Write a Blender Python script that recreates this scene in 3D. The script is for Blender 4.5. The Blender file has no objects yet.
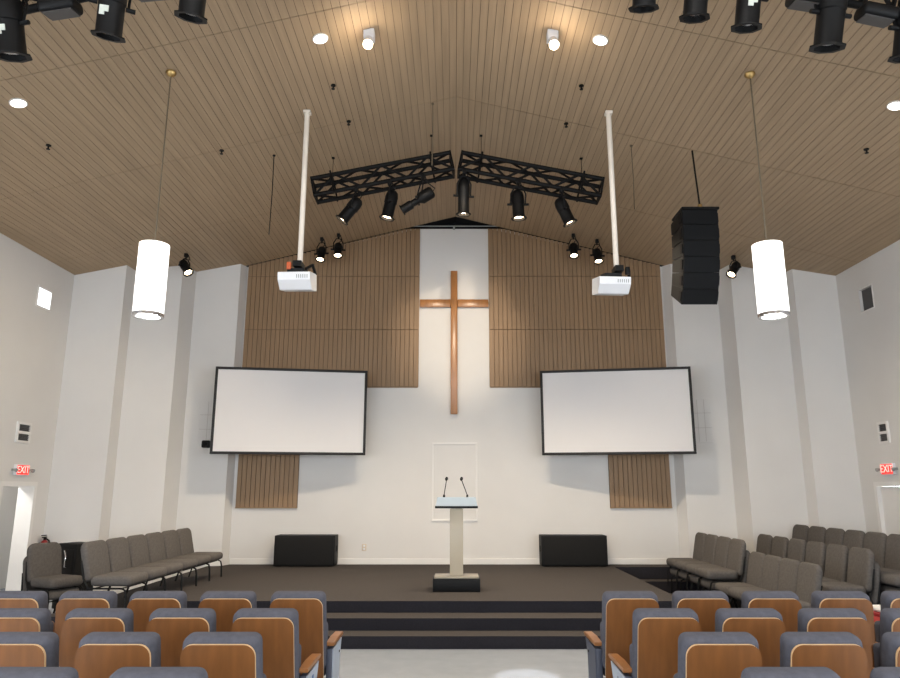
import bpy, bmesh, math, random
from mathutils import Vector, Matrix, Quaternion
random.seed(7)
sc = bpy.context.scene
COL = sc.collection
R = math.radians
ZR, SL, XR = 6.95, 0.25, 0.03          # ceiling ridge height, slope, ridge x
WL, WR = -6.54, 6.60                   # side wall planes
SZ = 0.39                              # stage height
YB = 13.05                             # stage back wall
def ceil_z(x): return ZR - SL * abs(x - XR)

# ------------------------------------------------------------------ materials
def new_mat(name):
    m = bpy.data.materials.new(name); m.use_nodes = True
    nt = m.node_tree
    return m, nt, nt.nodes['Principled BSDF']
def lin(c):
    return tuple(((v/255)/12.92 if v/255 <= .04045 else ((v/255+.055)/1.055)**2.4) for v in c)
def plain(name, rgb, rough=.6, metal=0, noise=0.0, scale=8, bump=0, bscale=60, spec=.5, stretch=(1,1,1)):
    m, nt, b = new_mat(name)
    c = lin(rgb)
    b.inputs['Base Color'].default_value = (*c, 1)
    b.inputs['Roughness'].default_value = rough
    b.inputs['Metallic'].default_value = metal
    b.inputs['Specular IOR Level'].default_value = spec
    if noise or bump:
        tc = nt.nodes.new('ShaderNodeTexCoord'); mp = nt.nodes.new('ShaderNodeMapping')
        mp.inputs['Scale'].default_value = stretch
        nt.links.new(tc.outputs['Object'], mp.inputs['Vector'])
    if noise:
        n = nt.nodes.new('ShaderNodeTexNoise'); n.inputs['Scale'].default_value = scale; n.inputs['Detail'].default_value = 4
        r = nt.nodes.new('ShaderNodeValToRGB')
        r.color_ramp.elements[0].position = .3; r.color_ramp.elements[1].position = .7
        r.color_ramp.elements[0].color = (*[v*(1-noise) for v in c], 1)
        r.color_ramp.elements[1].color = (*[min(1, v*(1+noise)) for v in c], 1)
        nt.links.new(mp.outputs['Vector'], n.inputs['Vector'])
        nt.links.new(n.outputs['Fac'], r.inputs['Fac']); nt.links.new(r.outputs['Color'], b.inputs['Base Color'])
    if bump:
        n2 = nt.nodes.new('ShaderNodeTexNoise'); n2.inputs['Scale'].default_value = bscale; n2.inputs['Detail'].default_value = 3
        bp = nt.nodes.new('ShaderNodeBump'); bp.inputs['Strength'].default_value = bump; bp.inputs['Distance'].default_value = .01
        nt.links.new(mp.outputs['Vector'], n2.inputs['Vector'])
        nt.links.new(n2.outputs['Fac'], bp.inputs['Height']); nt.links.new(bp.outputs['Normal'], b.inputs['Normal'])
    return m
def glow(name, rgb, strength, base=(240,240,240)):
    m, nt, b = new_mat(name)
    b.inputs['Base Color'].default_value = (*lin(base), 1)
    b.inputs['Emission Color'].default_value = (*lin(rgb), 1)
    b.inputs['Emission Strength'].default_value = strength
    return m
M = {}
M['wall'] = plain('white_wall_paint', (222,220,217), .75, noise=.02, scale=1.5, bump=.05, bscale=90)
M['trim'] = plain('white_gloss_trim', (232,230,227), .4, noise=.01)
M['plank'] = plain('ceiling_plank', (168,145,117), .62, noise=.10, scale=3.0, stretch=(6,.25,6), bump=.03, bscale=40)
M['plank_gap'] = plain('ceiling_backing', (66,49,36), .9, noise=.05)
M['slat'] = plain('wall_slat_wood', (146,118,88), .55, noise=.10, scale=4, stretch=(9,9,.4), bump=.03)
M['slat_gap'] = plain('slat_backing', (88,68,50), .9, noise=.05)
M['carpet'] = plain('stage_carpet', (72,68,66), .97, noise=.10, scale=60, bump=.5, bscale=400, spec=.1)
M['riser'] = plain('dark_shaded_riser_carpet', (46,45,50), .95, noise=.12, scale=70, bump=.4, bscale=400, spec=.1)  # dark riser carpet; weak light on upright faces is put into the colour too
M['dark_carpet'] = plain('dark_side_carpet', (42,39,37), .97, noise=.12, scale=60, bump=.4, bscale=400, spec=.1)
M['floor'] = plain('polished_vinyl_floor', (154,160,168), .22, noise=.05, scale=5, bump=.01)
M['black'] = plain('black_paint', (9,9,10), .55, noise=.12, scale=20, spec=.25)
M['black_matte'] = plain('black_matte_cloth', (9,9,10), .9, noise=.1, scale=40)
M['grille'] = plain('black_speaker_grille', (9,11,14), .65, spec=.2, noise=.15, scale=120, bump=.3, bscale=300)
M['truss'] = plain('black_truss_steel', (9,8,8), .6, 0, noise=.1, spec=.2)
M['void'] = plain('dark_roof_void', (16,17,22), .95, noise=.05)
M['fabric'] = plain('grey_chair_fabric', (94,90,87), .95, noise=.12, scale=40, bump=.35, bscale=250, spec=.15)
M['seatcloth'] = plain('blue_grey_seat_fabric', (84,85,94), .92, noise=.10, scale=35, bump=.3, bscale=250, spec=.2)
M['ply'] = plain('seat_back_plywood', (122,78,40), .38, noise=.14, scale=3, stretch=(7,7,.7), bump=.02)
M['ply_edge'] = plain('pale_plywood_edge', (205,172,130), .4, noise=.05, scale=30)
M['armwood'] = plain('armrest_wood', (150,100,56), .35, noise=.12, scale=6, stretch=(6,1,6))
M['steel'] = plain('grey_blue_seat_steel', (72,77,92), .5, .1, noise=.05)
M['steel_light'] = plain('pale_seat_end_panel', (168,178,192), .4, noise=.04)
M['screen'] = plain('projection_screen', (226,224,224), .8, noise=.006, scale=2)
M['frame'] = plain('screen_frame', (28,26,26), .6, noise=.08)
M['cross'] = plain('cross_wood', (168,116,70), .28, noise=.14, scale=4, stretch=(5,5,.8))
M['white_plastic'] = plain('white_plastic', (228,229,232), .4, noise=.01)
M['pole'] = plain('white_pole', (222,214,203), .45, noise=.02)
M['brass'] = plain('aged_brass', (190,160,105), .3, .9, noise=.08)
M['chrome'] = plain('chrome', (200,200,205), .2, 1.0, noise=.03)
M['red'] = plain('red_paint', (140,36,38), .35, noise=.06)
M['redbook'] = plain('red_cover', (176,62,58), .6, noise=.08)
M['cream'] = plain('cream_board', (214,200,180), .7, noise=.04)
M['tan'] = plain('tan_laminate', (168,146,118), .5, noise=.06)
M['clothw'] = plain('white_cloth', (222,218,214), .9, noise=.03, bump=.3, bscale=30)
M['grey'] = plain('grey_plastic', (150,153,150), .5, noise=.05)
M['darkpane'] = plain('dark_pane', (62,60,60), .35, noise=.08)
M['orange'] = plain('orange_plug', (196,92,50), .5, noise=.05)
M['bluemark'] = plain('blue_mark', (70,110,160), .5, noise=.05)
M['plate'] = plain('dark_diamond_plate', (66,72,84), .4, .4, noise=.05)
M['label'] = plain('paper_label', (205,210,200), .6, noise=.05)
M['cablegrey'] = plain('galvanised_cable', (120,108,90), .5, .4, noise=.05)
M['shade'] = glow('lit_pendant_shade', (255,250,246), 1.6, (250,250,248))
M['diff'] = glow('lit_downlight', (255,244,228), 9.0)
M['bulb'] = glow('lit_lamp_lens', (255,226,188), 20.0)
M['exit'] = glow('lit_exit_red', (255,40,34), 1.6, (200,30,30))
M['exit_letter'] = glow('lit_exit_letters', (255,170,160), 1.4, (255,200,190))
def acrylic():
    m, nt, b = new_mat('frosted_acrylic')
    b.inputs['Base Color'].default_value = (*lin((224,212,190)), 1)
    b.inputs['Roughness'].default_value = .25
    b.inputs['Transmission Weight'].default_value = .45
    b.inputs['IOR'].default_value = 1.3
    return m
M['gridline'] = plain('grille_grey_line', (196,192,188), .7, noise=.02)
M['acrylic'] = acrylic()
M['acrylic_blue'] = plain('pale_blue_acrylic', (172,184,192), .2, noise=.01)
def glass():
    m = bpy.data.materials.new('window_glass'); m.use_nodes = True; nt = m.node_tree; nt.nodes.clear()
    o = nt.nodes.new('ShaderNodeOutputMaterial'); mx = nt.nodes.new('ShaderNodeMixShader')
    t = nt.nodes.new('ShaderNodeBsdfTransparent'); g = nt.nodes.new('ShaderNodeBsdfGlossy')
    g.inputs['Roughness'].default_value = .02
    mx.inputs[0].default_value = .07; nt.links.new(t.outputs[0], mx.inputs[1]); nt.links.new(g.outputs[0], mx.inputs[2])
    nt.links.new(mx.outputs[0], o.inputs['Surface'])
    return m
M['glass'] = glass()

# ------------------------------------------------------------------ mesh builder
class MB:
    def __init__(s): s.bm = bmesh.new()
    def box(s, x0, x1, y0, y1, z0, z1, mat=None, bev=0, seg=2, mi=0):
        t = bmesh.new(); bmesh.ops.create_cube(t, size=1)
        for v in t.verts:
            v.co = Vector(((x0+x1)/2 + v.co.x*(x1-x0), (y0+y1)/2 + v.co.y*(y1-y0), (z0+z1)/2 + v.co.z*(z1-z0)))
        if bev: bmesh.ops.bevel(t, geom=list(t.edges), offset=bev, segments=seg, profile=.5, affect='EDGES')
        return s.add(t, mat, mi)
    def add(s, t, mat=None, mi=0):
        if mat is not None: bmesh.ops.transform(t, matrix=mat, verts=t.verts)
        mp = {v: s.bm.verts.new(v.co) for v in t.verts}
        for f in t.faces:
            try:
                nf = s.bm.faces.new([mp[v] for v in f.verts]); nf.material_index = mi or f.material_index
            except ValueError: pass
        t.free(); return s
    def tube(s, pts, r, n=8, mi=0, mat=None):
        pts = [Vector(p) for p in pts]; t = bmesh.new(); rings = []
        for i, p in enumerate(pts):
            d = (pts[min(i+1, len(pts)-1)] - pts[max(i-1, 0)]).normalized()
            a = d.orthogonal().normalized() if not rings else (prev - d*prev.dot(d)).normalized()
            prev = a; b = d.cross(a)
            rr = r[i] if isinstance(r, (list, tuple)) else r
            rings.append([t.verts.new(p + (a*math.cos(2*math.pi*k/n) + b*math.sin(2*math.pi*k/n))*rr) for k in range(n)])
        for q, w in zip(rings, rings[1:]):
            for k in range(n): t.faces.new((q[k], q[(k+1) % n], w[(k+1) % n], w[k]))
        t.faces.new(rings[0][::-1]); t.faces.new(rings[-1])
        return s.add(t, mat, mi)
    def lathe(s, prof, n=24, mat=None, mi=0):            # profile [(r, z)] about z, closed solid of revolution
        t = bmesh.new(); rings = []
        for r, z in prof:
            if r < 1e-6: rings.append([t.verts.new((0, 0, z))])
            else: rings.append([t.verts.new((r*math.cos(2*math.pi*k/n), r*math.sin(2*math.pi*k/n), z)) for k in range(n)])
        for q, w in zip(rings, rings[1:]):
            for k in range(n):
                f = [q[k % len(q)], q[(k+1) % len(q)], w[(k+1) % len(w)], w[k % len(w)]]
                f = list(dict.fromkeys(f))
                if len(f) > 2:
                    try: t.faces.new(f)
                    except ValueError: pass
        bmesh.ops.recalc_face_normals(t, faces=t.faces)
        return s.add(t, mat, mi)
    def prism(s, poly, d, mat=None, mi=0, bev=0):        # polygon in xz extruded along +y by d (points are (x, z))
        t = bmesh.new()
        a = [t.verts.new((x, 0, z)) for x, z in poly]; b = [t.verts.new((x, d, z)) for x, z in poly]
        t.faces.new(a); t.faces.new(b[::-1])
        n = len(poly)
        for k in range(n): t.faces.new((a[k], b[k], b[(k+1) % n], a[(k+1) % n]))
        bmesh.ops.recalc_face_normals(t, faces=t.faces)
        return s.add(t, mat, mi)
    def pad(s, x0, x1, z0, z1, th, r, bev, mat=None, rb=None):   # cushion: rounded rectangle in xz, thickness th along y, soft rims
        t = bmesh.new(); poly = rrect(x0, x1, z0, z1, r, rb); n = len(poly)
        a = [t.verts.new((x, 0, z)) for x, z in poly]; c = [t.verts.new((x, th, z)) for x, z in poly]
        t.faces.new(a); t.faces.new(c[::-1])
        for k in range(n): t.faces.new((a[k], c[k], c[(k+1) % n], a[(k+1) % n]))
        bmesh.ops.recalc_face_normals(t, faces=t.faces)
        rims = [e for e in t.edges if abs(e.verts[0].co.y - e.verts[1].co.y) < 1e-6]
        bmesh.ops.bevel(t, geom=rims, offset=bev, segments=4, profile=.5, affect='EDGES')
        return s.add(t, mat)
    def plan(s, pts, z0, z1, mi=0):                      # plan polygon; z0/z1 number or function of (x, y)
        t = bmesh.new(); f0 = z0 if callable(z0) else (lambda x, y: z0); f1 = z1 if callable(z1) else (lambda x, y: z1)
        a = [t.verts.new((x, y, f0(x, y))) for x, y in pts]; b = [t.verts.new((x, y, f1(x, y))) for x, y in pts]
        t.faces.new(a); t.faces.new(b); n = len(pts)
        for k in range(n): t.faces.new((a[k], b[k], b[(k+1) % n], a[(k+1) % n]))
        bmesh.ops.recalc_face_normals(t, faces=t.faces)
        return s.add(t, None, mi)
    def build(s, name, mats, parent=None, loc=None, smooth=40):
        me = bpy.data.meshes.new(name)
        bmesh.ops.recalc_face_normals(s.bm, faces=s.bm.faces)
        s.bm.to_mesh(me); s.bm.free()
        for m in (mats if isinstance(mats, (list, tuple)) else [mats]): me.materials.append(m)
        if smooth:
            for p in me.polygons: p.use_smooth = True
            me.set_sharp_from_angle(angle=R(smooth))
        o = bpy.data.objects.new(name, me); COL.objects.link(o)
        if parent: o.parent = parent
        if loc: o.location = loc
        return o
def rrect(x0, x1, z0, z1, rt, rb=None, n=6):
    rb = rt if rb is None else rb; p = []
    for cx, cz, r, a0 in ((x1-rt, z1-rt, rt, 0), (x0+rt, z1-rt, rt, 90), (x0+rb, z0+rb, rb, 180), (x1-rb, z0+rb, rb, 270)):
        for k in range(n+1):
            a = R(a0 + 90*k/n); p.append((cx + r*math.cos(a), cz + r*math.sin(a)))
    return p
def empty(name, loc=(0,0,0), rz=0):
    o = bpy.data.objects.new(name, None); COL.objects.link(o)
    o.location = loc; o.rotation_euler = (0, 0, rz); o.empty_display_size = .1
    return o
def tag(o, label, cat, group=None):
    o['label'] = label; o['category'] = cat
    if group: o['group'] = group
    return o
def structure(o): o['kind'] = 'structure'; return o
def dup(root, loc, rz, label, group=None):
    r = root.copy(); COL.objects.link(r); r.location = loc; r.rotation_euler = (0, 0, rz); r.scale = (1, 1, 1)
    r['label'] = label
    if group: r['group'] = group
    for ch in list(root.children):
        c = ch.copy(); COL.objects.link(c); c.parent = r
        for g in list(ch.children):
            d = g.copy(); COL.objects.link(d); d.parent = c
    return r
def T(*v): return Matrix.Translation(Vector(v))
def aim(pos, d):                                         # local -Z along d
    return T(*pos) @ Vector((0,0,-1)).rotation_difference(Vector(d).normalized()).to_matrix().to_4x4()
def lamp(kind, name, loc, energy, color=(1,1,1), d=None, **kw):
    l = bpy.data.lights.new(name, kind); l.energy = energy; l.color = color
    for k, v in kw.items(): setattr(l, k, v)
    o = bpy.data.objects.new(name, l); COL.objects.link(o); o.location = loc
    if d is not None: o.rotation_mode = 'QUATERNION'; o.rotation_quaternion = Vector((0,0,-1)).rotation_difference(Vector(d).normalized())
    return o
WARM = (1, .83, .62); SOFT = (1, .97, .935)

# ------------------------------------------------------------------ the setting
YREAR = -7.0
b = MB(); b.box(-8.2, 8.2, YREAR-.3, 13.6, -.12, 0); structure(b.build('floor', M['floor']))
b = MB(); b.box(2.765, WR, 7.3, 12.2, 0, .006); b.box(2.765, 4.9, 12.2, 12.3, 0, .006); structure(b.build('floor_side_carpet', M['dark_carpet']))

EL, ER = ceil_z(WL), ceil_z(WR)
# left wall: door and small window share columns, so split by hand
def side_wall(name, xa, xb, zf, dy0, dy1, dz, wy0, wy1, wz0, wz1, big):
    b = MB()
    ys = sorted({YREAR, dy0-.03, dy1+.03, wy0, wy1, 11.7} | {q for w in big for q in w[:2]})
    for a, c in zip(ys, ys[1:]):
        m = (a+c)/2; holes = []
        if dy0-.03 < m < dy1+.03: holes.append((0, dz+.03))
        if wy0 < m < wy1: holes.append((wz0, wz1))
        for (p, q, lo, hi) in big:
            if p < m < q: holes.append((lo, hi))
        z = 0
        for lo, hi in holes:
            if lo > z: b.box(xa, xb, a, c, z, lo)
            z = hi
        b.box(xa, xb, a, c, z, zf)
    return structure(b.build(name, M['wall'], smooth=0))
DL = (10.36, 11.14, 1.74); DR = (10.36, 11.16, 1.74)
WLn = (10.58, 10.98, 4.50, 4.84); WRn = (10.62, 11.0, 4.48, 4.87)
BIGL = [(-5.5, -3.5, 1.0, 3.6), (-2.2, -.2, 1.0, 3.6), (1.1, 2.9, 1.0, 3.6)]
side_wall('wall_left', WL-.22, WL, EL, *DL, *WLn, BIGL)
side_wall('wall_right', WR, WR+.22, ER, *DR, *WRn, BIGL)

# stage-side sawtooth walls
LP = [(-6.54,11.56), (-5.70,11.65), (-5.69,11.96), (-4.95,12.22), (-4.87,12.68), (-4.08,12.80), (-4.02,13.06)]
RP = [(6.60,11.60), (5.93,11.74), (5.90,12.02), (5.02,12.17), (4.95,12.66), (4.14,12.80), (4.04,13.06)]
b = MB(); b.plan(LP + [(-4.02,13.5), (-6.76,13.5), (-6.76,11.56)], 0, lambda x, y: ceil_z(x)-.002); structure(b.build('wall_stage_left', M['wall'], smooth=0))
b = MB(); b.plan(RP + [(4.04,13.5), (6.82,13.5), (6.82,11.60)], 0, lambda x, y: ceil_z(x)-.002); structure(b.build('wall_stage_right', M['wall'], smooth=0))
# back wall of the stage with a flat-topped gable
ZT = 6.725; xt = (ZR-ZT)/SL
b = MB(); b.prism([(-4.02,0), (4.04,0), (4.04,ceil_z(4.04)-.004), (XR+xt,ZT), (XR-xt,ZT), (-4.02,ceil_z(-4.02)-.004)], .12, T(0,YB,0)); structure(b.build('wall_back', M['wall'], smooth=0))
b = MB(); b.box(-4.1, 4.1, 13.45, 13.5, 0, 7.2); b.box(-2, 2, YB+.13, 13.45, 6.1, 6.15)
for sx in (-1, 1):
    b.prism([(XR, ZR+.06), (XR+sx*4.3, ceil_z(XR+sx*4.3)+.06), (XR+sx*4.3, ceil_z(XR+sx*4.3)+.10), (XR, ZR+.10)], .60, T(0,12.90,0))
structure(b.build('wall_gable_recess', M['void'], smooth=0))
b = MB(); b.tube([(-.80,13.03,ZT+.05), (.86,13.03,ZT+.05)], .012, 8); b.box(-.02,.02,13.02,13.08,ZT-.02,ZT+.055)
tag(b.build('curtain_rail', M['grey']), 'thin metal rail across the dark gap above the white cross wall', 'rail')
# rear wall with tall glazing behind the camera
b = MB(); zz = 7.0
gx = [(-5.4,-3.4), (-2.6,-.75), (.75,2.6), (3.4,5.4)]
cur = WL-.22
for a, c in gx:
    b.box(cur, a, YREAR-.22, YREAR, 0, zz); b.box(a, c, YREAR-.22, YREAR, 0, .5); b.box(a, c, YREAR-.22, YREAR, 3.2, zz); cur = c
b.box(cur, WR+.22, YREAR-.22, YREAR, 0, zz)
structure(b.build('wall_rear', M['wall'], smooth=0))

# plank ceiling: individual boards in one mesh with a dark backing
b = MB(); PW = .090; bw = .0852
ang = math.atan(SL); Lsl = (WR+.3)/math.cos(ang)
ys = [YREAR-.2, -4.63, -2.42, -.2, 2.02, 4.235, 6.45, 8.67, 10.89, 12.97]
for side in (-1, 1):
    F = T(XR, 0, ZR) @ Matrix.Rotation(ang*(1 if side > 0 else -1), 4, 'Y')
    n = int(Lsl/PW)
    for k in range(n):
        x0 = k*PW + .0024
        for ya, yc in zip(ys, ys[1:]):
            xs = sorted((side*x0, side*(x0+bw)))
            b.box(xs[0], xs[1], ya+.005, yc-.005, 0, .010, F)
    xs = sorted((-side*.02, side*Lsl))
    b.box(xs[0], xs[1], ys[0], ys[-1], .010, .05, F, mi=1)
structure(b.build('ceiling', [M['plank'], M['plank_gap']], smooth=0))

# stage, steps, trims
XS0, XS1 = -4.3, 2.76
b = MB()
b.plan([(XS0,7.75), (-3.45,7.75), (-3.45,8.82), (XS1,8.82), (XS1,12.62), (4.93,12.62), (4.93,12.655), (4.14,12.79), (4.03,13.04), (-4.0,13.04), (-4.07,12.80), (XS0,12.76)], 0, SZ)
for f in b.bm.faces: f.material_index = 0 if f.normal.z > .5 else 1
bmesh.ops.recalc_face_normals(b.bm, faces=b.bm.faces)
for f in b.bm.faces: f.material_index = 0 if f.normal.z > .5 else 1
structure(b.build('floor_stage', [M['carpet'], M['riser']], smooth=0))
b = MB()
for y0, h in ((8.12,.13), (8.44,.26)):
    b.box(-3.44, XS1, y0, 8.815, 0, h)
b.box(XS1+.005, 4.93, 12.30, 12.615, 0, .19)
bmesh.ops.recalc_face_normals(b.bm, faces=b.bm.faces)
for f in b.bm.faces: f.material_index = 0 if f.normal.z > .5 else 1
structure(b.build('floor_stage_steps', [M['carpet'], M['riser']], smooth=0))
b = MB(); b.box(-4.0, 4.02, YB-.015, YB, SZ, SZ+.10, bev=.004); structure(b.build('baseboard_back', M['trim'], smooth=0))
def seg_board(p, q, z, name):
    d = Vector((q[0]-p[0], q[1]-p[1], 0)); L = d.length; a = math.atan2(d.y, d.x)
    b = MB(); b.box(0, L, -.014, .0, z, z+.10, T(p[0], p[1], 0) @ Matrix.Rotation(a, 4, 'Z'))
    return structure(b.build(name, M['trim'], smooth=0))
seg_board(LP[4], LP[5], SZ, 'baseboard_left')

# doorways in the side walls
def doorframe(name, x, s, d, leaf):
    y0, y1, zt = d; b = MB(); w = .07
    b.box(*sorted((x+s*.012, x-s*.24)), y0-w, y0, 0, zt+w); b.box(*sorted((x+s*.012, x-s*.24)), y1, y1+w, 0, zt+w)
    b.box(*sorted((x+s*.012, x-s*.24)), y0, y1, zt, zt+w)
    o = structure(b.build(name, M['trim'], smooth=0))
    if leaf:
        b = MB(); b.box(*sorted((x-s*.05, x-s*.095)), y0+.005, y1-.005, .01, zt-.005)
        for zz0, zz1 in ((.2,.8), (.95,1.6)):
            b.box(*sorted((x-s*.044, x-s*.05)), y0+.12, y1-.12, zz0, zz1)
        lf = b.build('door_leaf', M['trim'], o, smooth=0)
        b = MB(); b.tube([(x-s*.05,y0+.08,.92), (x-s*.0,y0+.08,.92)], .012); b.tube([(x,y0+.08,.92),(x,y0+.2,.92)], .011); b.build('door_handle', M['chrome'], lf)
    return o
doorframe('door_1', WL, 1, DL, False)
doorframe('door_2', WR, -1, DR, True)
# passage beyond the open left doorway
b = MB(); b.box(-8.0, -7.9, 9.0, 13.0, 0, 2.6); b.box(-7.9, WL-.25, 13.0, 13.1, 0, 2.6); b.box(-8.0, WL-.25, 9.0, 13.1, 2.6, 2.7); b.box(-8.0, WL-.25, 8.9, 9.0, 0, 2.7)
structure(b.build('wall_passage', M['wall'], smooth=0))
b = MB(); b.box(-7.895, -7.86, 11.35, 12.0, 0, 1.95); dl = structure(b.build('door_3', M['trim'], smooth=0))
b = MB(); b.tube([(-7.86,11.43,.62), (-7.8,11.43,.62)], .012); b.lathe([(0,0),(.03,.005),(.03,.03),(0,.035)], 12, aim((-7.79,11.43,.62),(1,0,0))); b.build('door_handle', M['chrome'], dl)
# small high windows
def small_window(name, x, s, w, pane, f=.03):
    y0, y1, z0, z1 = w; b = MB()
    xa, xb = sorted((x+s*.01, x-s*.10))
    b.box(xa, xb, y0, y0+f, z0+f, z1-f); b.box(xa, xb, y1-f, y1, z0+f, z1-f); b.box(xa, xb, y0, y1, z0, z0+f); b.box(xa, xb, y0, y1, z1-f, z1)
    o = structure(b.build(name, M['trim'], smooth=0))
    b = MB(); b.box(*sorted((x-s*.04, x-s*.046)), y0+f, y1-f, z0+f, z1-f); b.build('pane', pane, o, smooth=0)
small_window('window_1', WL, 1, WLn, M['glass'])
small_window('window_2', WR, -1, WRn, M['darkpane'], .018)
# wall frame behind the podium
b = MB()
x0, x1, z0, z1 = -.41, .43, 1.13, 2.54
for a in ((x0,x0+.035,z0+.035,z1-.035), (x1-.035,x1,z0+.035,z1-.035), (x0,x1,z0,z0+.035), (x0,x1,z1-.035,z1)):
    b.box(a[0], a[1], YB-.02, YB, a[2], a[3], bev=.005)
structure(b.build('trim_1', M['trim'], smooth=0))

# ------------------------------------------------------------------ slatted wood panels
def slat_panel(xa, xb, zb, label, edge_in):
    root = tag(empty('slat_panel', ((xa+xb)/2, YB, zb)), label, 'wall panel', 'slatted wood panels on the stage wall')
    o = Vector(root.location)
    def topz(x): return min(ceil_z(x)+.022, ZT-.005)
    b = MB(); g = MB(); p = .084; n = int((xb-xa)/p)
    p = (xb-xa)/n
    for k in range(n):
        x0 = xa + k*p + .003; x1 = xa + (k+1)*p - .003
        lo = zb
        cuts = [lo, 4.68, 5.74, min(topz(x0), topz(x1))]
        for c0, c1 in zip(cuts, cuts[1:]):
            if c1 > c0: b.box(x0-o.x, x1-o.x, -.032, -.015, c0+.004-o.z, c1-.004-o.z, bev=.003, seg=1)
    b.build('slats', M['slat'], root, smooth=0)
    g.prism([(xa-o.x, zb-o.z), (xb-o.x, zb-o.z), (xb-o.x, topz(xb)-o.z), (xa-o.x, topz(xa)-o.z)], .014, T(0,-.0155,0))
    g.build('backing', M['slat_gap'], root, smooth=0)
    b = MB(); b.box(edge_in-.01-o.x, edge_in+.01-o.x, -.036, -.001, zb-o.z, topz(edge_in)-o.z); b.box(xa-o.x, xb-o.x, -.036, -.001, zb-.018-o.z, zb-o.z)
    b.build('edge_trim', M['slat'], root, smooth=0)
    return root
slat_panel(-4.0, -.68, 3.58, 'tall brown slatted wood panel left of the cross, above the left screen', -.68)
slat_panel(.68, 4.01, 3.58, 'tall brown slatted wood panel right of the cross, above the right screen', .68)
def low_panel(xa, xb, label):
    root = tag(empty('slat_panel', ((xa+xb)/2, YB, 1.38)), label, 'wall panel', 'slatted wood panels on the stage wall')
    w = (xb-xa)/2; b = MB(); n = 13; p = 2*w/n
    for k in range(n): b.box(-w+k*p+.004, -w+(k+1)*p-.004, -.032, -.015, 0, 2.18, bev=.003, seg=1)
    b.build('slats', M['slat'], root, smooth=0)
    b = MB(); b.box(-w, w, -.0155, -.001, 0, 2.18); b.build('backing', M['slat_gap'], root, smooth=0)
    b = MB(); b.box(-w, w, -.036, -.001, -.018, 0); b.build('edge_trim', M['slat'], root, smooth=0)
low_panel(-3.96, -2.84, 'short brown slatted wood panel hanging below the left screen')
low_panel(2.83, 3.95, 'short brown slatted wood panel hanging below the right screen')

# ------------------------------------------------------------------ cross
root = tag(empty('wall_cross', (0, YB, 3.06)), 'large brown wooden cross mounted on the white centre wall', 'cross')
b = MB(); b.box(-.0625, .0655, -.11, -.03, 0, 2.77, bev=.012, seg=2); b.build('upright_beam', M['cross'], root)
b = MB(); b.box(-.655, -.064, -.10, -.03, 2.05, 2.20, bev=.012, seg=2); b.box(.067, .66, -.10, -.03, 2.05, 2.20, bev=.012, seg=2); b.build('crossbar', M['cross'], root)
b = MB()
for z in (.4, 1.4, 2.5): b.box(-.03, .03, -.035, 0, z, z+.08)
b.build('mounting_block', M['frame'], root)

# ------------------------------------------------------------------ projection screens
def screen(p, q, z0, z1, label):
    p = Vector((*p, z0)); q = Vector((*q, z0)); d = q-p; w = d.length; a = math.atan2(d.y, d.x)
    root = tag(empty('projection_screen', (p+q)/2, a), label, 'screen', 'projection screens')
    h = z1-z0; f = .045
    b = MB()
    b.box(-w/2, w/2, -.03, .03, 0, f, bev=.006); b.box(-w/2, w/2, -.03, .03, h-f, h, bev=.006)
    b.box(-w/2, -w/2+f, -.03, .03, f, h-f, bev=.006); b.box(w/2-f, w/2, -.03, .03, f, h-f, bev=.006)
    b.build('frame', M['frame'], root)
    b = MB(); b.box(-w/2+f-.005, w/2-f+.005, -.012, 0, f-.005, h-f+.005); b.build('screen_surface', M['screen'], root, smooth=0)
    b = MB()
    for x in (-w*.3, w*.3):
        b.box(x-.03, x+.03, .03, .10, .2, h-.2)
    b.build('wall_bracket', M['black'], root, smooth=0)
screen((-4.19,12.15), (-1.58,12.62), 2.29, 3.81, 'white projection screen with black frame, left of the cross')
screen((1.57,12.62), (4.16,12.15), 2.29, 3.81, 'white projection screen with black frame, right of the cross')

# ------------------------------------------------------------------ stage subwoofers
def sub(x0, x1, label):
    root = tag(empty('subwoofer', ((x0+x1)/2, 12.80, SZ)), label, 'speaker', 'black subwoofers on the stage')
    w = (x1-x0)/2
    b = MB(); b.box(-w, w, -.17, .21, .012, .52, bev=.006); b.build('cabinet', M['black'], root)
    b = MB(); b.box(-w+.02, w-.02, -.195, -.168, .03, .50, bev=.006); b.build('grille', M['black_matte'], root)
    for x in (-w+.08, w-.08): 
        b = MB(); b.box(x-.04, x+.04, -.12, .16, 0, .013); b.build('foot', M['black'], root)
    for s in (-1, 1):
        b = MB(); b.box(*sorted((s*w, s*(w+.006))), -.03, .10, .24, .34, bev=.002); b.build('handle', M['black_matte'], root)
sub(-3.12, -2.07, 'black subwoofer cabinet on stage, left of the podium under the left screen')
sub(1.52, 2.66, 'black subwoofer cabinet on stage, right of the podium under the right screen')

# ------------------------------------------------------------------ podium
root = tag(empty('podium', (.033, 9.76, SZ)), 'clear acrylic podium with black base standing at centre stage', 'podium')
b = MB(); b.box(-.31, .31, -.2, .2, 0, .165, bev=.008); b.build('base', M['black'], root)
b = MB(); b.box(-.29, .29, -.18, .18, .166, .19, bev=.004); b.build('base_plate', M['acrylic'], root)
b = MB(); b.box(-.088, .088, -.09, .09, .191, 1.045, bev=.006); b.build('column', M['acrylic'], root)
b = MB(); b.box(-.285, .285, -.21, .19, 1.056, 1.086, bev=.004); b.build('tray', M['black'], root)
b = MB(); b.prism([(-.275,0), (.275,0), (.255,.12), (-.255,.12)], .012, T(0,-.19,1.084) @ Matrix.Rotation(R(-14), 4, 'X')); b.build('front_shield', M['acrylic_blue'], root, smooth=0)
b = MB(); b.box(-.25, .25, -.15, .18, 1.13, 1.142, Matrix.Identity(4), bev=.003); b.build('reading_top', M['acrylic_blue'], root)
b = MB()
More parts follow.
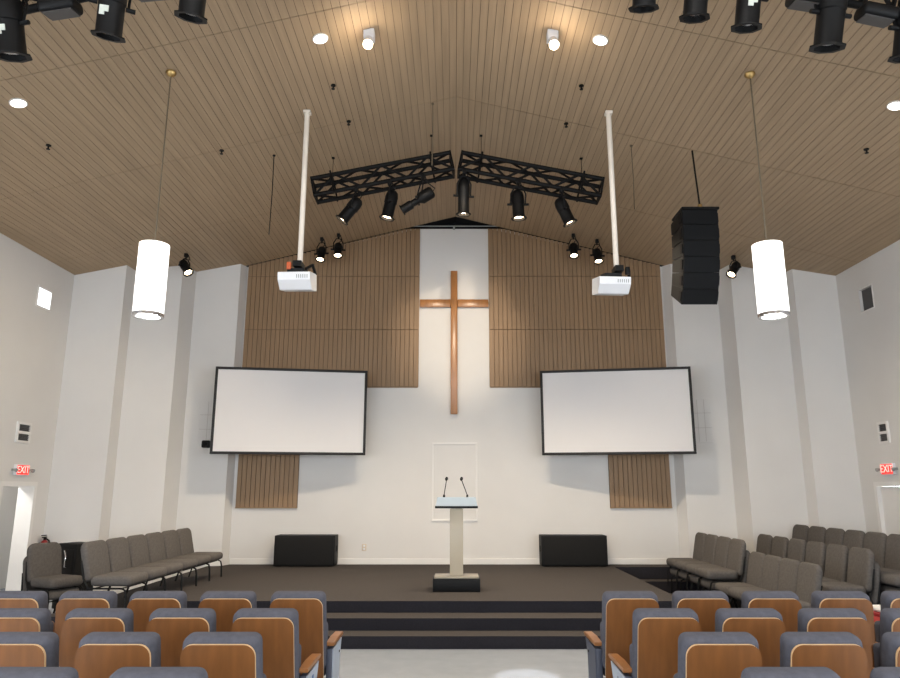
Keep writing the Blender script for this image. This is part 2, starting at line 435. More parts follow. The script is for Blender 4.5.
for x in (-.23, .23): b.box(x-.008, x+.008, -.14, .17, 1.09, 1.131)
b.build('top_support', M['acrylic_blue'], root, smooth=0)
b = MB(); b.box(-.07, .07, -.1, .08, 1.03, 1.06); b.build('tray_mount', M['acrylic'], root, smooth=0)
for (xb, xt_, lab) in ((-.17, -.135, 'left microphone of the pair standing on the podium top'), (.15, .07, 'right microphone of the pair standing on the podium top')):
    mr = tag(empty('gooseneck_microphone', (.033+xb, 9.87, SZ+1.19)), lab, 'microphone', 'podium microphones')
    d = xt_-xb
    b = MB(); b.lathe([(0,-.055),(.016,-.055),(.016,.03),(.008,.045),(0,.045)], 12); b.build('stand', M['black'], mr)
    b = MB(); b.tube([(0,0,.03), (d*.3,-.005,.1), (d*.7,-.02,.18), (d,-.05,.245)], .006, 8); b.build('gooseneck', M['black'], mr)
    b = MB(); b.lathe([(0,-.03),(.016,-.025),(.022,0),(.016,.025),(0,.03)], 12, aim((d,-.06,.255),(.1,-.7,.5))); b.build('capsule', M['black_matte'], mr)

# ------------------------------------------------------------------ small things on the walls
root = tag(empty('power_outlet', (-1.61, YB, .62)), 'white power outlet low on the wall left of the podium', 'outlet')
b = MB(); b.box(-.04, .04, -.008, 0, 0, .12, bev=.003); b.build('cover_plate', M['cream'], root)
b = MB(); b.box(-.018, .018, -.011, -.007, .018, .05, bev=.002); b.box(-.018, .018, -.011, -.007, .07, .102, bev=.002); b.build('socket', M['white_plastic'], root)
def wall_plate(pt, n_ang, w, h, label):
    root = tag(empty('acoustic_panel', pt, n_ang), label, 'wall panel', 'pale wall grilles beside the screens')
    b = MB(); b.box(-w/2, w/2, -.02, -.001, 0, h, bev=.004); b.build('panel', M['wall'], root, smooth=0)
    b = MB()
    for x in (-w/6, w/6): b.box(x-.004, x+.004, -.024, -.019, .02, h-.02)
    for z in (h/3, 2*h/3): b.box(-w/2+.01, w/2-.01, -.024, -.019, z-.004, z+.004)
    b.build('grid', M['gridline'], root, smooth=0)
aL = math.atan2(.12, .79); aR = math.atan2(-.14, .81)
wall_plate((-4.40, 12.68+.47*.152, 2.50), aL, .44, .78, 'pale square-gridded panel on the wall left of the left screen')
wall_plate((4.49, 12.66+.46*.173, 2.52), aR, .36, .80, 'pale gridded panel on the wall right of the right screen')
root = tag(empty('wall_camera', (-4.44, 12.74, 2.42), aL), 'small black camera on the wall at the left screen corner', 'camera')
b = MB(); b.box(-.03, .03, -.10, 0, .05, .09, bev=.004); b.build('mount_arm', M['black'], root)
b = MB(); b.box(-.07, .07, -.22, -.08, .0, .13, bev=.02); b.build('camera_body', M['black'], root)
b = MB(); b.lathe([(0,0),(.04,0),(.04,.03),(.03,.035),(0,.03)], 14, aim((0,-.22,.06),(0,1,0))); b.build('lens', M['grille'], root)

def side_item(name, x, s, y, z, label, cat, group=None):
    r = tag(empty(name, (x, y, z), 0), label, cat, group); r['side'] = s
    del r['side']; return r
def wall_louvre(x, s, y0, y1, z0, z1, label):
    root = side_item('wall_vent', x, s, (y0+y1)/2, z0, label, 'vent', 'louvred wall vents')
    w = (y1-y0)/2; h = z1-z0
    def bx(b, d0, d1, *a, **k): b.box(*sorted((s*d0, s*d1)), *a, **k)
    b = MB(); f = .035
    bx(b,.001,.03,-w,-w+f,f,h-f); bx(b,.001,.03,w-f,w,f,h-f); bx(b,.001,.03,-w,w,0,f); bx(b,.001,.03,-w,w,h-f,h); bx(b,.001,.03,-w+f,w-f,h/2-.02,h/2+.02)
    b.build('frame', M['trim'], root, smooth=0)
    for zz in (f, h/2+.02):
        b = MB()
        bx(b, .001, .008, -w+f, w-f, zz, zz+h/2-.055)
        n = 4
        for k in range(n):
            za = zz + (k+.2)*(h/2-.055)/n; bx(b, .006, .02, -w+f, w-f, za, za+.012)
        b.build('louvre', M['darkpane'], root, smooth=0)
wall_louvre(WL, 1, 10.50, 10.84, 2.38, 2.69, 'white framed dark louvred vent above the left exit sign')
wall_louvre(WR, -1, 10.66, 10.92, 2.38, 2.71, 'white framed dark louvred vent above the right exit sign')
def exit_sign(x, s, y0, y1, z0, z1, label):
    root = side_item('exit_sign', x, s, (y0+y1)/2, z0, label, 'exit sign', 'exit signs')
    w = (y1-y0)/2; h = z1-z0
    b = MB(); b.box(*sorted((s*.001, s*.05)), -w, w, 0, h, bev=.006); b.build('housing', M['white_plastic'], root)
    b = MB(); b.box(*sorted((s*.045, s*.054)), -w+.015, w-.015, .012, h-.012); b.build('lit_face', M['exit'], root, smooth=0)
    c = bpy.data.curves.new('lettering', 'FONT'); c.body = 'EXIT'; c.size = h*.92; c.extrude = .0015; c.align_x = 'CENTER'; c.align_y = 'CENTER'
    t = bpy.data.objects.new('lettering', c); COL.objects.link(t); c.materials.append(M['exit_letter']); t.parent = root
    me = bpy.data.meshes.new_from_object(t); bpy.data.objects.remove(t)
    t = bpy.data.objects.new('lettering', me); COL.objects.link(t); t.parent = root
    t.location = (s*.0555, 0, h/2); t.rotation_euler = (R(90), 0, R(90) if s > 0 else R(-90))
    for q in (-1, 1):
        b = MB(); b.lathe([(0,0),(.02,.0),(.03,.04),(.027,.045),(0,.045)], 14, aim((s*.05, q*(w+.05), h*.5), (-s,0,.3))); b.build('lamp_head', M['grey'], root)
        b = MB(); b.box(*sorted((s*.005, s*.04)), *sorted((q*w, q*(w+.05))), h*.4, h*.6); b.build('lamp_arm', M['grey'], root)
exit_sign(WL, 1, 10.56, 10.88, 1.90, 2.06, 'red lit exit sign above the open left doorway')
exit_sign(WR, -1, 10.62, 10.92, 1.91, 2.08, 'red lit exit sign above the closed right door')
# fire extinguisher on the left wall
root = tag(empty('fire_extinguisher', (WL+.08, 11.47, .58)), 'red fire extinguisher hung on the wall behind the chairs at far left', 'fire extinguisher')
b = MB(); b.lathe([(0,0),(.055,.0),(.06,.02),(.06,.27),(.045,.31),(.02,.335),(0,.335)], 18); b.build('cylinder', M['red'], root)
b = MB(); b.lathe([(0,.33),(.022,.33),(.022,.37),(0,.37)], 10); b.box(-.012,.012,-.07,.04,.37,.385); b.box(-.012,.012,-.09,.03,.40,.412); b.build('valve_handle', M['black'], root)
b = MB(); b.tube([(0,.02,.36), (.03,.07,.32), (.05,.08,.2), (.05,.075,.08)], .012, 8); b.build('hose', M['black'], root)
b = MB(); b.box(-.078, -.058, -.03, .03, .1, .3); b.build('wall_bracket', M['grey'], root, smooth=0)

# ------------------------------------------------------------------ pendants
def pendant(x, y, z0, z1, label):
    top = ceil_z(x)
    root = tag(empty('pendant_lamp', (x, y, top)), label, 'pendant lamp', 'tall white drum pendants')
    b = MB(); b.lathe([(0,.0),(.055,0),(.055,-.02),(.03,-.05),(.012,-.06),(0,-.06)], 18, T(0,0,-.008)); b.build('canopy', M['brass'], root)
    b = MB(); b.tube([(0,0,-.05), (0,0,z1-top+.0)], .008, 8); b.build('cord', M['cablegrey'], root)
    r = .148; a, c = z0-top, z1-top
    b = MB(); b.lathe([(0,c),(r,c),(r,a+.03),(r-.006,a+.03),(r-.006,c-.02),(0,c-.02)], 36); b.build('shade', M['shade'], root)
    b = MB(); b.lathe([(r-.004,a+.034),(r+.004,a+.034),(r+.004,a),(r-.03,a),(r-.03,a+.012),(r-.004,a+.012)][:] + [(r-.004,a+.034)], 36); b.build('bottom_ring', M['chrome'], root)
    b = MB(); b.lathe([(0,a+.012),(r-.012,a+.012),(r-.012,a+.022),(0,a+.022)], 36); d = b.build('diffuser', M['shade'], root)
    b = MB(); b.lathe([(.085,a+.012),(.085,a+.004),(.098,a+.004),(.098,a+.012)], 36); b.build('diffuser_ring', M['grey'], d)
    lamp('POINT', 'pendant_light', (x, y, z0-.1), 25, SOFT, shadow_soft_size=.14)
pendant(-3.10, 6.88, 3.395, 4.165, 'tall white cylinder pendant lamp hanging at left of the hall')
pendant(3.24, 6.88, 3.395, 4.165, 'tall white cylinder pendant lamp hanging at right, beside the hanging speakers')

# ------------------------------------------------------------------ downlights, cylinder lights, sprinklers
NRM = lambda x: Vector((SL if x < XR else -SL, 0, -1)).normalized()    # pointing down into the room
def on_ceil(x, y, off=0): return Vector((x, y, ceil_z(x))) + NRM(x)*off
def downlight(x, y, label, energy, seen=True):
    root = tag(empty('downlight', on_ceil(x, y, .002)), label, 'ceiling light', 'round recessed downlights')
    A = aim((0,0,0), NRM(x))
    b = MB(); b.lathe([(.074,0),(.088,0),(.088,-.010),(.074,-.013),(.074,0)], 28, A); b.build('trim_ring', M['trim'], root)
    b = MB(); b.lathe([(0,0),(.074,0),(.074,-.008),(0,-.008)], 28, A); b.build('diffuser', M['diff'], root)
    lamp('SPOT', 'downlight_lamp', on_ceil(x, y, .05), energy, SOFT, (0,0,-1), spot_size=R(125), spot_blend=.8, shadow_soft_size=.08)
DLW = 115
downlight(-1.48, 6.87, 'round recessed downlight left of the ridge, beside the left cylinder light', DLW)
downlight(1.62, 6.87, 'round recessed downlight right of the ridge, beside the right cylinder light', DLW)
downlight(-4.70, 6.84, 'round recessed downlight at the far left of the ceiling', DLW)
downlight(4.79, 6.88, 'round recessed downlight at the right edge of the photo', DLW)
for y in (3.6, .3, -3.0, -6.0):
    for x in (-4.7, -1.5, 1.6, 4.75):
        lamp('SPOT', 'hall_lamp', on_ceil(x, y, .05), DLW, SOFT, (0,0,-1), spot_size=R(125), spot_blend=.8, shadow_soft_size=.08)
def cyl_light(x, y, label):
    root = tag(empty('cylinder_light', on_ceil(x, y, .001)), label, 'ceiling light', 'white cylinder spotlights')
    b = MB(); b.box(-.06, .06, -.06, .06, -.10, .012, bev=.008); b.build('mounting_box', M['white_plastic'], root)
    A = aim((0,-.01,-.09), (0,-.55,-.85))
    b = MB(); b.lathe([(0,.0),(.035,0),(.05,-.03),(.056,-.15),(.05,-.15),(.045,-.13),(0,-.13)], 22, A); b.build('lamp_body', M['white_plastic'], root)
    b = MB(); b.lathe([(0,-.131),(.044,-.131),(.048,-.165),(.034,-.19),(0,-.20)], 22, A); b.build('bulb', M['bulb'], root)
    p = on_ceil(x, y, 0) + Vector((0,-.16,-.32))
    lamp('POINT', 'cylinder_lamp', on_ceil(x, y, 0) + Vector((0,-.16,-.36)), 9, WARM, shadow_soft_size=.05)
cyl_light(-.95, 6.95, 'white cylinder spotlight on ceiling left of the ridge')
cyl_light(1.10, 6.93, 'white cylinder spotlight on ceiling right of the ridge')
spr = None
for x, y, lab in ((-1.49,7.78,'small dark sprinkler head just below the left cylinder light'), (1.57,7.78,'small dark sprinkler head just below the right round downlight'),
                  (-1.43,8.67,'small dark sprinkler head on the seam beside the left projector pole'), (1.53,8.71,'small dark sprinkler head on the seam beside the right projector pole'),
                  (-4.86,7.71,'small dark sprinkler head below the far left downlight'), (-3.13,8.68,'small dark sprinkler head on the ceiling right of the left pendant cord'),
                  (4.98,7.78,'small dark sprinkler head below the far right downlight')):
    p = on_ceil(x, y, .002)
    if spr is None:
        spr = tag(empty('sprinkler_head', p), lab, 'sprinkler', 'ceiling sprinkler heads')
        b = MB(); b.lathe([(0,0),(.03,0),(.03,-.012),(.01,-.016),(0,-.016)], 14); b.build('escutcheon', M['black'], spr)
        b = MB(); b.tube([(0,0,-.014), (0,0,-.05)], .009); b.lathe([(0,-.05),(.022,-.05),(.022,-.056),(0,-.056)], 12); b.build('deflector', M['black'], spr)
    else: dup(spr, p, 0, lab)

# ------------------------------------------------------------------ trusses
def truss(x0, x1, y, za, zc, side, label, group, gusset_at=None):
    # box truss from (x0, za) to (x1, zc)
    root = tag(empty('lighting_truss', ((x0+x1)/2, y, (za+zc)/2)), label, 'truss', group)
    o = Vector(root.location); p = Vector((x0, y, za))-o; q = Vector((x1, y, zc))-o
    d = (q-p).normalized(); up = Vector((0,1,0)).cross(d); up = up if up.z > 0 else -up
    h = side/2; n = max(4, int((q-p).length/.30)); fw = Vector((0,1,0))
    ch = MB(); br = MB()
    cs = [(a, c) for a in (-h, h) for c in (-h, h)]
    for a, c in cs: ch.tube([p + fw*a + up*c, q + fw*a + up*c], .033, 8)
    ch.build('chords', M['truss'], root)
    L = (q-p).length
    for face in (((-h,-h),(-h,h)), ((h,-h),(h,h)), ((-h,-h),(h,-h)), ((-h,h),(h,h))):
        for k in range(n):
            u0 = face[k % 2]; u1 = face[(k+1) % 2]
            br.tube([p + d*(L*k/n) + fw*u0[0] + up*u0[1], p + d*(L*(k+1)/n) + fw*u1[0] + up*u1[1]], .018, 6)
    br.build('bracing', M['truss'], root)
    for e, sgn in ((p, 1), (q, -1)):
        b = MB(); A = Matrix((( d.x, 0, up.x, e.x), (d.y, 1, up.y, e.y), (d.z, 0, up.z, e.z), (0,0,0,1)))
        b.box(-.012, .012, -h-.025, h+.025, -h-.025, -h+.035, A); b.box(-.012, .012, -h-.025, h+.025, h-.035, h+.025, A)
        b.box(-.012, .012, -h-.025, -h+.03, -h, h, A); b.box(-.012, .012, h-.03, h+.025, -h, h, A); b.build('end_plate', M['truss'], root, smooth=0)
    for t in (.14, .86):
        e = p + d*(L*t)
        zc_ = ceil_z(e.x+o.x)-o.z
        b = MB(); b.tube([e + up*h, (e.x + up.x*h, 0, zc_-.012)], .004, 6); b.box(e.x+up.x*h-.02, e.x+up.x*h+.02, -.02, .02, zc_-.03, zc_-.014)
        b.tube([e-fw*(h+.03)+up*(-h-.03), e-fw*(h+.03)+up*(h+.05)], .014, 6); b.tube([e+fw*(h+.03)+up*(-h-.03), e+fw*(h+.03)+up*(h+.05)], .014, 6)
        b.tube([e-fw*(h+.03)+up*(h+.05), e+fw*(h+.03)+up*(h+.05)], .014, 6)
        b.build('ceiling_hanger', M['truss'], root)
    return root
TY, TH = 9.55, .26
def tz(x): return 6.39 - .205*abs(x-.03)
truss(-2.04, -.03, TY, tz(-2.04), tz(-.03), TH, 'black lighting truss left half, over the stage beneath the ceiling ridge', 'stage trusses')
truss(.09, 2.14, TY, tz(.09), tz(2.14), TH, 'black lighting truss right half, over the stage beneath the ceiling ridge', 'stage trusses')
UY = 4.95
def uz(x): return 6.60 - .245*abs(x)
truss(-4.3, -.25, UY, uz(-4.3), uz(-.25), .30, 'black lighting truss at the top left corner of the photo', 'hall trusses')
truss(.25, 4.3, UY, uz(.25), uz(4.3), .30, 'black lighting truss at the top right corner of the photo', 'hall trusses')

# ------------------------------------------------------------------ spotlights
def can_light(hang, body, d, r, L, lit, label, group, cat='spotlight', energy=0, kind='par', size=38, sticker=False, name='stage_spotlight', color=WARM):
    """hang: clamp point, body: centre of the can, d: beam direction"""
    hang = Vector(hang); body = Vector(body); d = Vector(d).normalized()
    root = tag(empty(name, hang), label, cat, group)
    c = body - hang; A = aim(c, d)
    b = MB(); h = L/2
    if kind == 'par':
        prof = [(0,h),(r*.55,h),(r*.85,h*.85),(r*.98,h*.55),(r*.98,h*.1),(r*.9,h*.06),(r*.9,-h*.9),(r*.98,-h),(r*.9,-h),(r*.84,-h*.9),(r*.84,-h*.55),(0,-h*.5)]
    else:
        prof = [(0,h),(r*.8,h),(r*1.05,h*.9),(r*1.05,h*.25),(r*.6,h*.05),(r*.6,-h*.35),(r*.78,-h*.4),(r*.78,-h),(r*.66,-h),(r*.62,-h*.8),(0,-h*.78)]
    b.lathe(prof, 22, A); hs = b.build('housing', M['black'], root)
    b = MB()
    ro = r*1.22 if kind == 'par' else r*.95
    b.lathe([(ro*.72,-h*.99),(ro,-h*.99),(ro,-h*1.04),(ro*.72,-h*1.04),(ro*.72,-h*.99)], 8 if kind == 'par' else 20, A); b.build('gel_frame', M['black'], root)
    lr = (r*.82 if kind == 'par' else r*.6)
    b = MB(); b.lathe([(0,-h*.80),(lr,-h*.80),(lr,-h*.86),(lr*.5,-h*.93),(0,-h*.95)], 22, A); b.build('lens', M['bulb'] if lit else M['chrome'], root)
    # yoke: two arms from the pivots up to the clamp
    side = d.cross(Vector((0,0,1)));
    side = side.normalized() if side.length > .05 else Vector((1,0,0))
    b = MB(); k = r*1.12
    top = Vector((0,0,-.055))
    b.tube([c+side*k, c+side*k + (top-c)*.6, top+side*r*.5, top, top-side*r*.5, c-side*k+(top-c)*.6, c-side*k], .011, 6); b.build('yoke', M['black'], root)
    for q in (1, -1):
        b = MB(); b.tube([c+side*q*(k-.02), c+side*q*(k+.05)], .018, 8); b.build('pivot_knob', M['black'], root)
    b = MB(); b.tube([(0,0,-.06), (0,0,.0)], .015, 8); b.box(-.028, .028, -.035, .035, -.02, .045, bev=.006); b.build('clamp', M['black'], root)
    b = MB(); p0 = A @ Vector((0,0,h)); b.tube([p0, p0+Vector((.03,.03,.06)), Vector((.06,.04,-.06))*1.0, Vector((.03,.02,.03))], .008, 6); b.build('power_cable', M['black'], root)
    if sticker:
        b = MB(); f = Vector((0,-1,0)); ax = (f - d*f.dot(d)).normalized(); sd = d.cross(ax)
        q = A @ Vector((0,0,-h*.2)) + ax*(r*.93)
        m4 = Matrix(((sd.x, ax.x, -d.x, q.x), (sd.y, ax.y, -d.y, q.y), (sd.z, ax.z, -d.z, q.z), (0,0,0,1)))
        b.box(-.035, .035, -.004, .004, -.03, .015, m4); b.box(-.005, .035, -.004, .004, .0-.055, -.03, m4); b.build('sticker', M['label'], root, smooth=0)
    if lit and energy:
        lamp('SPOT', 'stage_lamp', hang + (A @ Vector((0,0,-h*1.1))), energy, color, d, spot_size=R(size), spot_blend=.7, shadow_soft_size=.07)
    return root
G1 = 'spotlights on the stage truss'
def tb(x): return tz(x) - TH/2 - .04
def hung(x, bx, bz, d, r, L, lit, label, energy=0, kind='par', size=38, by=TY-.02):
    return can_light((x, TY-.13, tb(x)-.01), (bx, by, bz), d, r, L, lit, label, G1, energy=energy, kind=kind, size=size)
hung(-1.42, -1.50, 5.66, (-.75, -.02, -1), .095, .40, True, 'lit black spotlight at the left end of the stage truss, tilted left', 260, size=110)
hung(-.93, -.93, 5.74, (-.2, 0, -1), .095, .42, True, 'lit black spotlight second from left on the stage truss', 300, size=110)
hung(-.45, -.53, 5.80, (-1, .1, -.62), .085, .52, False, 'unlit long black profile spotlight under the left half of stage truss', 0, 'profile')
hung(.15, .14, 5.87, (-.01, .06, -1), .09, .54, True, 'lit long black spotlight under the truss centre, aimed at the cross', 420, 'par', 120)
hung(.93, .93, 5.74, (.05, .0, -1), .095, .42, True, 'lit black spotlight under the middle of the right half of stage truss', 300, size=110)
hung(1.55, 1.60, 5.64, (.42, .0, -1), .095, .40, True, 'lit black spotlight at the right end of the stage truss, tilted right', 260, size=110)
# wall washers on the ceiling near the back wall
G2 = 'small spotlights on the ceiling by the stage wall'
def ceil_spot(x, y, dz, d, lit, label, energy, r=.078, L=.28, size=60):
    hz = ceil_z(x) - .05
    can_light((x, y, hz), (x+.0, y, hz-dz), d, r, L, lit, label, G2, energy=energy, size=size)
ceil_spot(-2.48, 12.45, .27, (-.05, -.35, -1), True, 'lit black spotlight by the left projector, left of its pair', 45)
ceil_spot(-2.17, 12.45, .27, (.05, -.35, -1), True, 'lit black spotlight by the left slatted panel, right of its pair', 45)
ceil_spot(2.24, 12.45, .27, (-.05, -.35, -1), True, 'lit black spotlight by the right slatted panel, left of its pair', 45)
ceil_spot(2.68, 12.45, .27, (.05, -.35, -1), True, 'lit black spotlight by the right projector, right of its pair', 45)
ceil_spot(-4.72, 11.75, .20, (.55, -.3, -.8), True, 'lit black spotlight on ceiling beside the left pendant', 60, L=.30)
ceil_spot(4.92, 11.75, .20, (-.55, -.3, -.8), True, 'lit black spotlight on ceiling between hanging speakers and right pendant', 60, L=.30)

# hall truss fixtures, top of the picture
G3 = 'spotlights on the hall truss'
def hall_can(x, z, d, label, r=.108, L=.46, sticker=False, kind='par'):
    can_light((x, UY-.16, uz(x)-.22), (x, UY-.18, z), d, r, L, False, label, G3, sticker=sticker)
hall_can(-3.44, 5.19, (.06, .30, -1), 'big black can spotlight in the top left corner of photo', .118, .46, True)
hall_can(-2.66, 5.36, (-.16, .30, -1), 'black can spotlight with white sticker, second can from the top left corner', .106, .46, True)
hall_can(-2.03, 5.53, (-.16, .30, -1), 'black can spotlight third from left along the top edge, only its lower half in view')
hall_can(1.50, 5.62, (.0, .40, -1), 'black can spotlight just peeking in at the top, right of centre', .10)
hall_can(1.90, 5.53, (-.05, .32, -1), 'black can spotlight on top edge, right of centre, without sticker', .10)
hall_can(2.30, 5.44, (-.06, .30, -1), 'black can spotlight with white sticker right of centre on top edge', .10, .46, sticker=True)
hall_can(2.92, 5.29, (-.06, .32, -1), 'largest black can spotlight at top right, between two square wash lights', .112, .50)
hall_can(3.50, 5.15, (-.05, .30, -1), 'black can spotlight cut by the right edge of the photo', .10, .42)
def wash(x, z, rz, label):
    h = Vector((x, UY-.16, uz(x)-.22))
    root = tag(empty('wash_light', h), label, 'wash light', 'square wash lights on the hall truss')
    c = Vector((0, .0, z-h.z)); A = T(*c) @ Matrix.Rotation(rz, 4, 'Y') @ Matrix.Rotation(R(14), 4, 'X')
    b = MB(); b.box(-.14, .14, -.10, .10, -.05, .05, A, bev=.035, seg=3); b.build('housing', M['black'], root)
    b = MB(); b.box(-.11, .11, -.075, .075, -.056, -.048, A); b.build('lens_panel', M['darkpane'], root, smooth=0)
    b = MB()
    for s in (-1, 1): b.box(*sorted((s*.10, s*.115)), -.02, .02, .04, .26, A)
    b.tube([A @ Vector((-.107,0,.25)), A @ Vector((.107,0,.25))], .012, 6); b.build('bracket', M['truss'], root)
    t = A @ Vector((0,0,.25))
    b = MB(); b.tube([t, (0,0,-.02)], .014, 6); b.box(-.03,.03,-.035,.035,-.03,.04, bev=.006); b.build('clamp', M['black'], root)
    b = MB(); b.tube([A @ Vector((.12,0,.04)), A @ Vector((.22,.02,.12)), (.2,.03,z-h.z+.4), (.06,.02,.02)], .007, 6); b.build('power_cable', M['black'], root)
wash(-3.07, 5.36, R(-10), 'black square wash light beside the big can in the top left corner')
wash(-2.38, 5.52, R(-6), 'black square wash light at the top edge between two left cans')
wash(2.76, 5.43, R(10), 'black square wash light at top right, left of the largest can')
wash(3.29, 5.30, R(14), 'black square wash light at top right, right of the largest can')

# ------------------------------------------------------------------ projectors on poles
def projector(x, y, zt, zb, xa, xb, rz, label, plug):
    top = ceil_z(x)
    root = tag(empty('ceiling_projector', (x, y, top)), label, 'projector', 'ceiling projectors')
    b = MB(); b.box(-.045, .045, -.045, .045, -.05, -.016); b.build('ceiling_plate', M['pole'], root, smooth=0)
    b = MB(); b.tube([(0,0,-.03), (0,0,zt+.10-top)], .033, 14); b.build('pole', M['pole'], root)
    cx = (xa+xb)/2 - x; w = (xb-xa)/2
    zt_, zb_ = zt-top, zb-top; zm = (zt_+zb_)/2 + .01
    A = T(cx, .0, zm) @ Matrix.Rotation(rz, 4, 'Z') @ Matrix.Rotation(R(11), 4, 'X') @ T(0, 0, -zm)
    t = bmesh.new(); pr = [(-.18, zt_), (-.19, zt_-.01), (-.19, zm), (-.105, zb_+.004), (-.095, zb_), (.14, zb_), (.15, zb_+.01), (.15, zt_-.01), (.14, zt_)]
    a_ = [t.verts.new((-w, y, z)) for y, z in pr]; c_ = [t.verts.new((w, y, z)) for y, z in pr]
    t.faces.new(a_); t.faces.new(c_[::-1])
    for k in range(len(pr)): t.faces.new((a_[k], c_[k], c_[(k+1) % len(pr)], a_[(k+1) % len(pr)]))
    b = MB(); b.add(t, A); bd = b.build('body', M['white_plastic'], root, smooth=0)
    b = MB(); b.box(-.10, .10, -.12, .10, zt-top+.005, zt-top+.05, A); b.box(-.05, .05, -.16, .05, zt-top+.05, zt-top+.12); b.tube([(w*.5,-.1,zt-top+.03),(w*.8,.0,zt-top+.11),(w*.9,.1,zt-top+.02)], .02, 6); b.build('mount', M['black'], root, smooth=0)
    b = MB(); b.box(plug-.025, plug+.025, -.16, -.10, zt-top+.01, zt-top+.10, bev=.006); b.build('cable_plug', M['orange'] if plug < 0 else M['black'], root)
    b = MB(); b.lathe([(0,0),(.05,0),(.05,.03),(.04,.04),(0,.03)], 16, A @ aim((w*.4,.149,(zt+zb)/2-top),(0,-1,0))); b.build('lens', M['black'], root)
    b = MB()
    for k in range(6): b.box(w*.15+k*.025, w*.15+k*.025+.01, -.193, -.188, zm+.02, zt-top-.03, A)
    b.build('vent_grille', M['grey'], root, smooth=0)
projector(-1.89, 8.2, 4.27, 4.06, -2.10, -1.71, R(-2), 'white projector on a white pole from the ceiling, left of stage', -.10)
projector(1.99, 8.2, 4.21, 4.01, 1.72, 2.10, R(4), 'white projector on a white pole from the ceiling, right of stage', .10)

# ------------------------------------------------------------------ line array
root = tag(empty('line_array_speaker', (3.20, 8.66, 6.15)), 'curved black column of six stacked speakers hung at right', 'speaker')
o = Vector(root.location)
b = MB(); b.tube([(0,0,-.01), (.015,0,-.3), (.03,-.04,-.84)], .012, 8); b.build('hoist_cable', M['black'], root)
b = MB(); b.tube([(.03,-.04,-.80), (.03,-.04,-.92)], .028, 8); b.build('hook', M['brass'], root)
b = MB(); b.box(-.28, .20, -.25, .18, -.945, -.915, bev=.004); b.box(-.03, .09, -.1, .05, -.935, -.88); b.build('flying_frame', M['black'], root, smooth=0)
p = Vector((-.055, -.24, -.95)); h = .205
for k, th in enumerate((0, 4, 9, 14, 20, 27)):
    a = R(th); A = T(*p) @ Matrix.Rotation(a, 4, 'X')
    b = MB(); w = .23; dp = .46
    t = bmesh.new()
    for (x, y, z) in [(-w,0,0), (w,0,0), (w,0,-h), (-w,0,-h), (-w,dp,-h*.13), (w,dp,-h*.13), (w,dp,-h*.87), (-w,dp,-h*.87)]: t.verts.new((x, y, z))
    t.verts.ensure_lookup_table(); V = t.verts
    for f in ((0,1,2,3), (4,7,6,5), (0,4,5,1), (3,2,6,7), (0,3,7,4), (1,5,6,2)): t.faces.new([V[i] for i in f])
    bmesh.ops.bevel(t, geom=list(t.edges), offset=.004, segments=1, affect='EDGES')
    b.add(t, A); bx = b.build('speaker_box', M['black'], root, smooth=0)
    b = MB(); b.box(-w+.006, w-.006, -.008, .004, -h+.008, -.008, A, bev=.002); b.build('grille', M['grille'], bx, smooth=0)
    for s in (-1, 1):
        b = MB(); b.box(*sorted((s*.23, s*.242)), .02, .10, -h*.8, -h*.2, A); b.build('rigging_plate', M['truss'], bx, smooth=0)
    p = A @ Vector((0, 0, -h-.0012))
# hanging cables
def hanging(x, y, z1, r, label, mat, grp='hanging ceiling cables'):
    b = MB(); b.tube([(0,0,-.012), (.004,0,(z1-ceil_z(x))*.5), (-.006,0,z1-ceil_z(x))], r, 6); b.lathe([(0,0),(.02,0),(.02,-.015),(0,-.015)], 10, T(0,0,-.002))
    tag(b.build('hanging_cable', mat, None, (x, y, ceil_z(x))), label, 'cable', grp)
hanging(-2.54, 9.11, 5.12, .007, 'thin dark cable hanging from the ceiling between left pendant and left projector', M['black'])
hanging(-.29, 8.70, 5.95, .007, 'thin dark cable hanging from the seam left of the ridge', M['cablegrey'])
hanging(2.45, 8.9, 5.4, .005, 'faint thin wire hanging from ceiling left of the speaker column', M['cablegrey'])

# ------------------------------------------------------------------ theatre seats
CW, SH = .415, .969
TILT = Matrix.Rotation(R(9), 4, 'X')      # back leans towards -y at the top
def theatre_seat():
    root = empty('theatre_seat')
    base = T(0, .085, .416)
    inv = (base @ TILT).inverted()
    def taper(bm):
        for v in bm.verts: v.co.x *= 1.02 - .075*max(0, min(1, ((inv @ v.co).z + .1)/.645))
    b = MB(); b.box(-CW/2, CW/2, -.045, .085, .0, .545, base @ TILT, bev=.045, seg=5); taper(b.bm); b.build('back_cushion', M['seatcloth'], root)
    b = MB(); b.prism(rrect(-CW/2+.010, CW/2-.010, -.10, .518, .06, .03), .016, base @ TILT @ T(0,-.0625,0))
    taper(b.bm); bmesh.ops.recalc_face_normals(b.bm, faces=b.bm.faces)
    for f in b.bm.faces: f.material_index = 0 if abs(f.normal.y) > .9 else 1
    bp = b.build('back_panel', [M['ply'], M['ply_edge']], root)
    b = MB()
    for s in (-1, 1):
        b.lathe([(0,0),(.009,0),(.007,.005),(0,.006)], 10, base @ TILT @ aim((s*(CW/2-.05),-.0625,-.075),(0,1,0)))
    b.build('bolt', M['frame'], bp)
    b = MB(); b.box(-CW/2+.01, CW/2-.01, .16, .25, .34, .72, T(0,0,0) @ Matrix.Rotation(R(4), 4, 'X'), bev=.03, seg=4); b.build('seat_cushion', M['seatcloth'], root)
    b = MB(); b.prism(rrect(-CW/2+.02, CW/2-.02, .33, .71, .03), .012, Matrix.Rotation(R(4), 4, 'X') @ T(0,.251,0)); b.build('seat_pan', M['ply'], root)
    b = MB(); b.box(-.255, .255, .10, .16, .30, .345); b.build('support_beam', M['steel'], root, smooth=0)
    return root
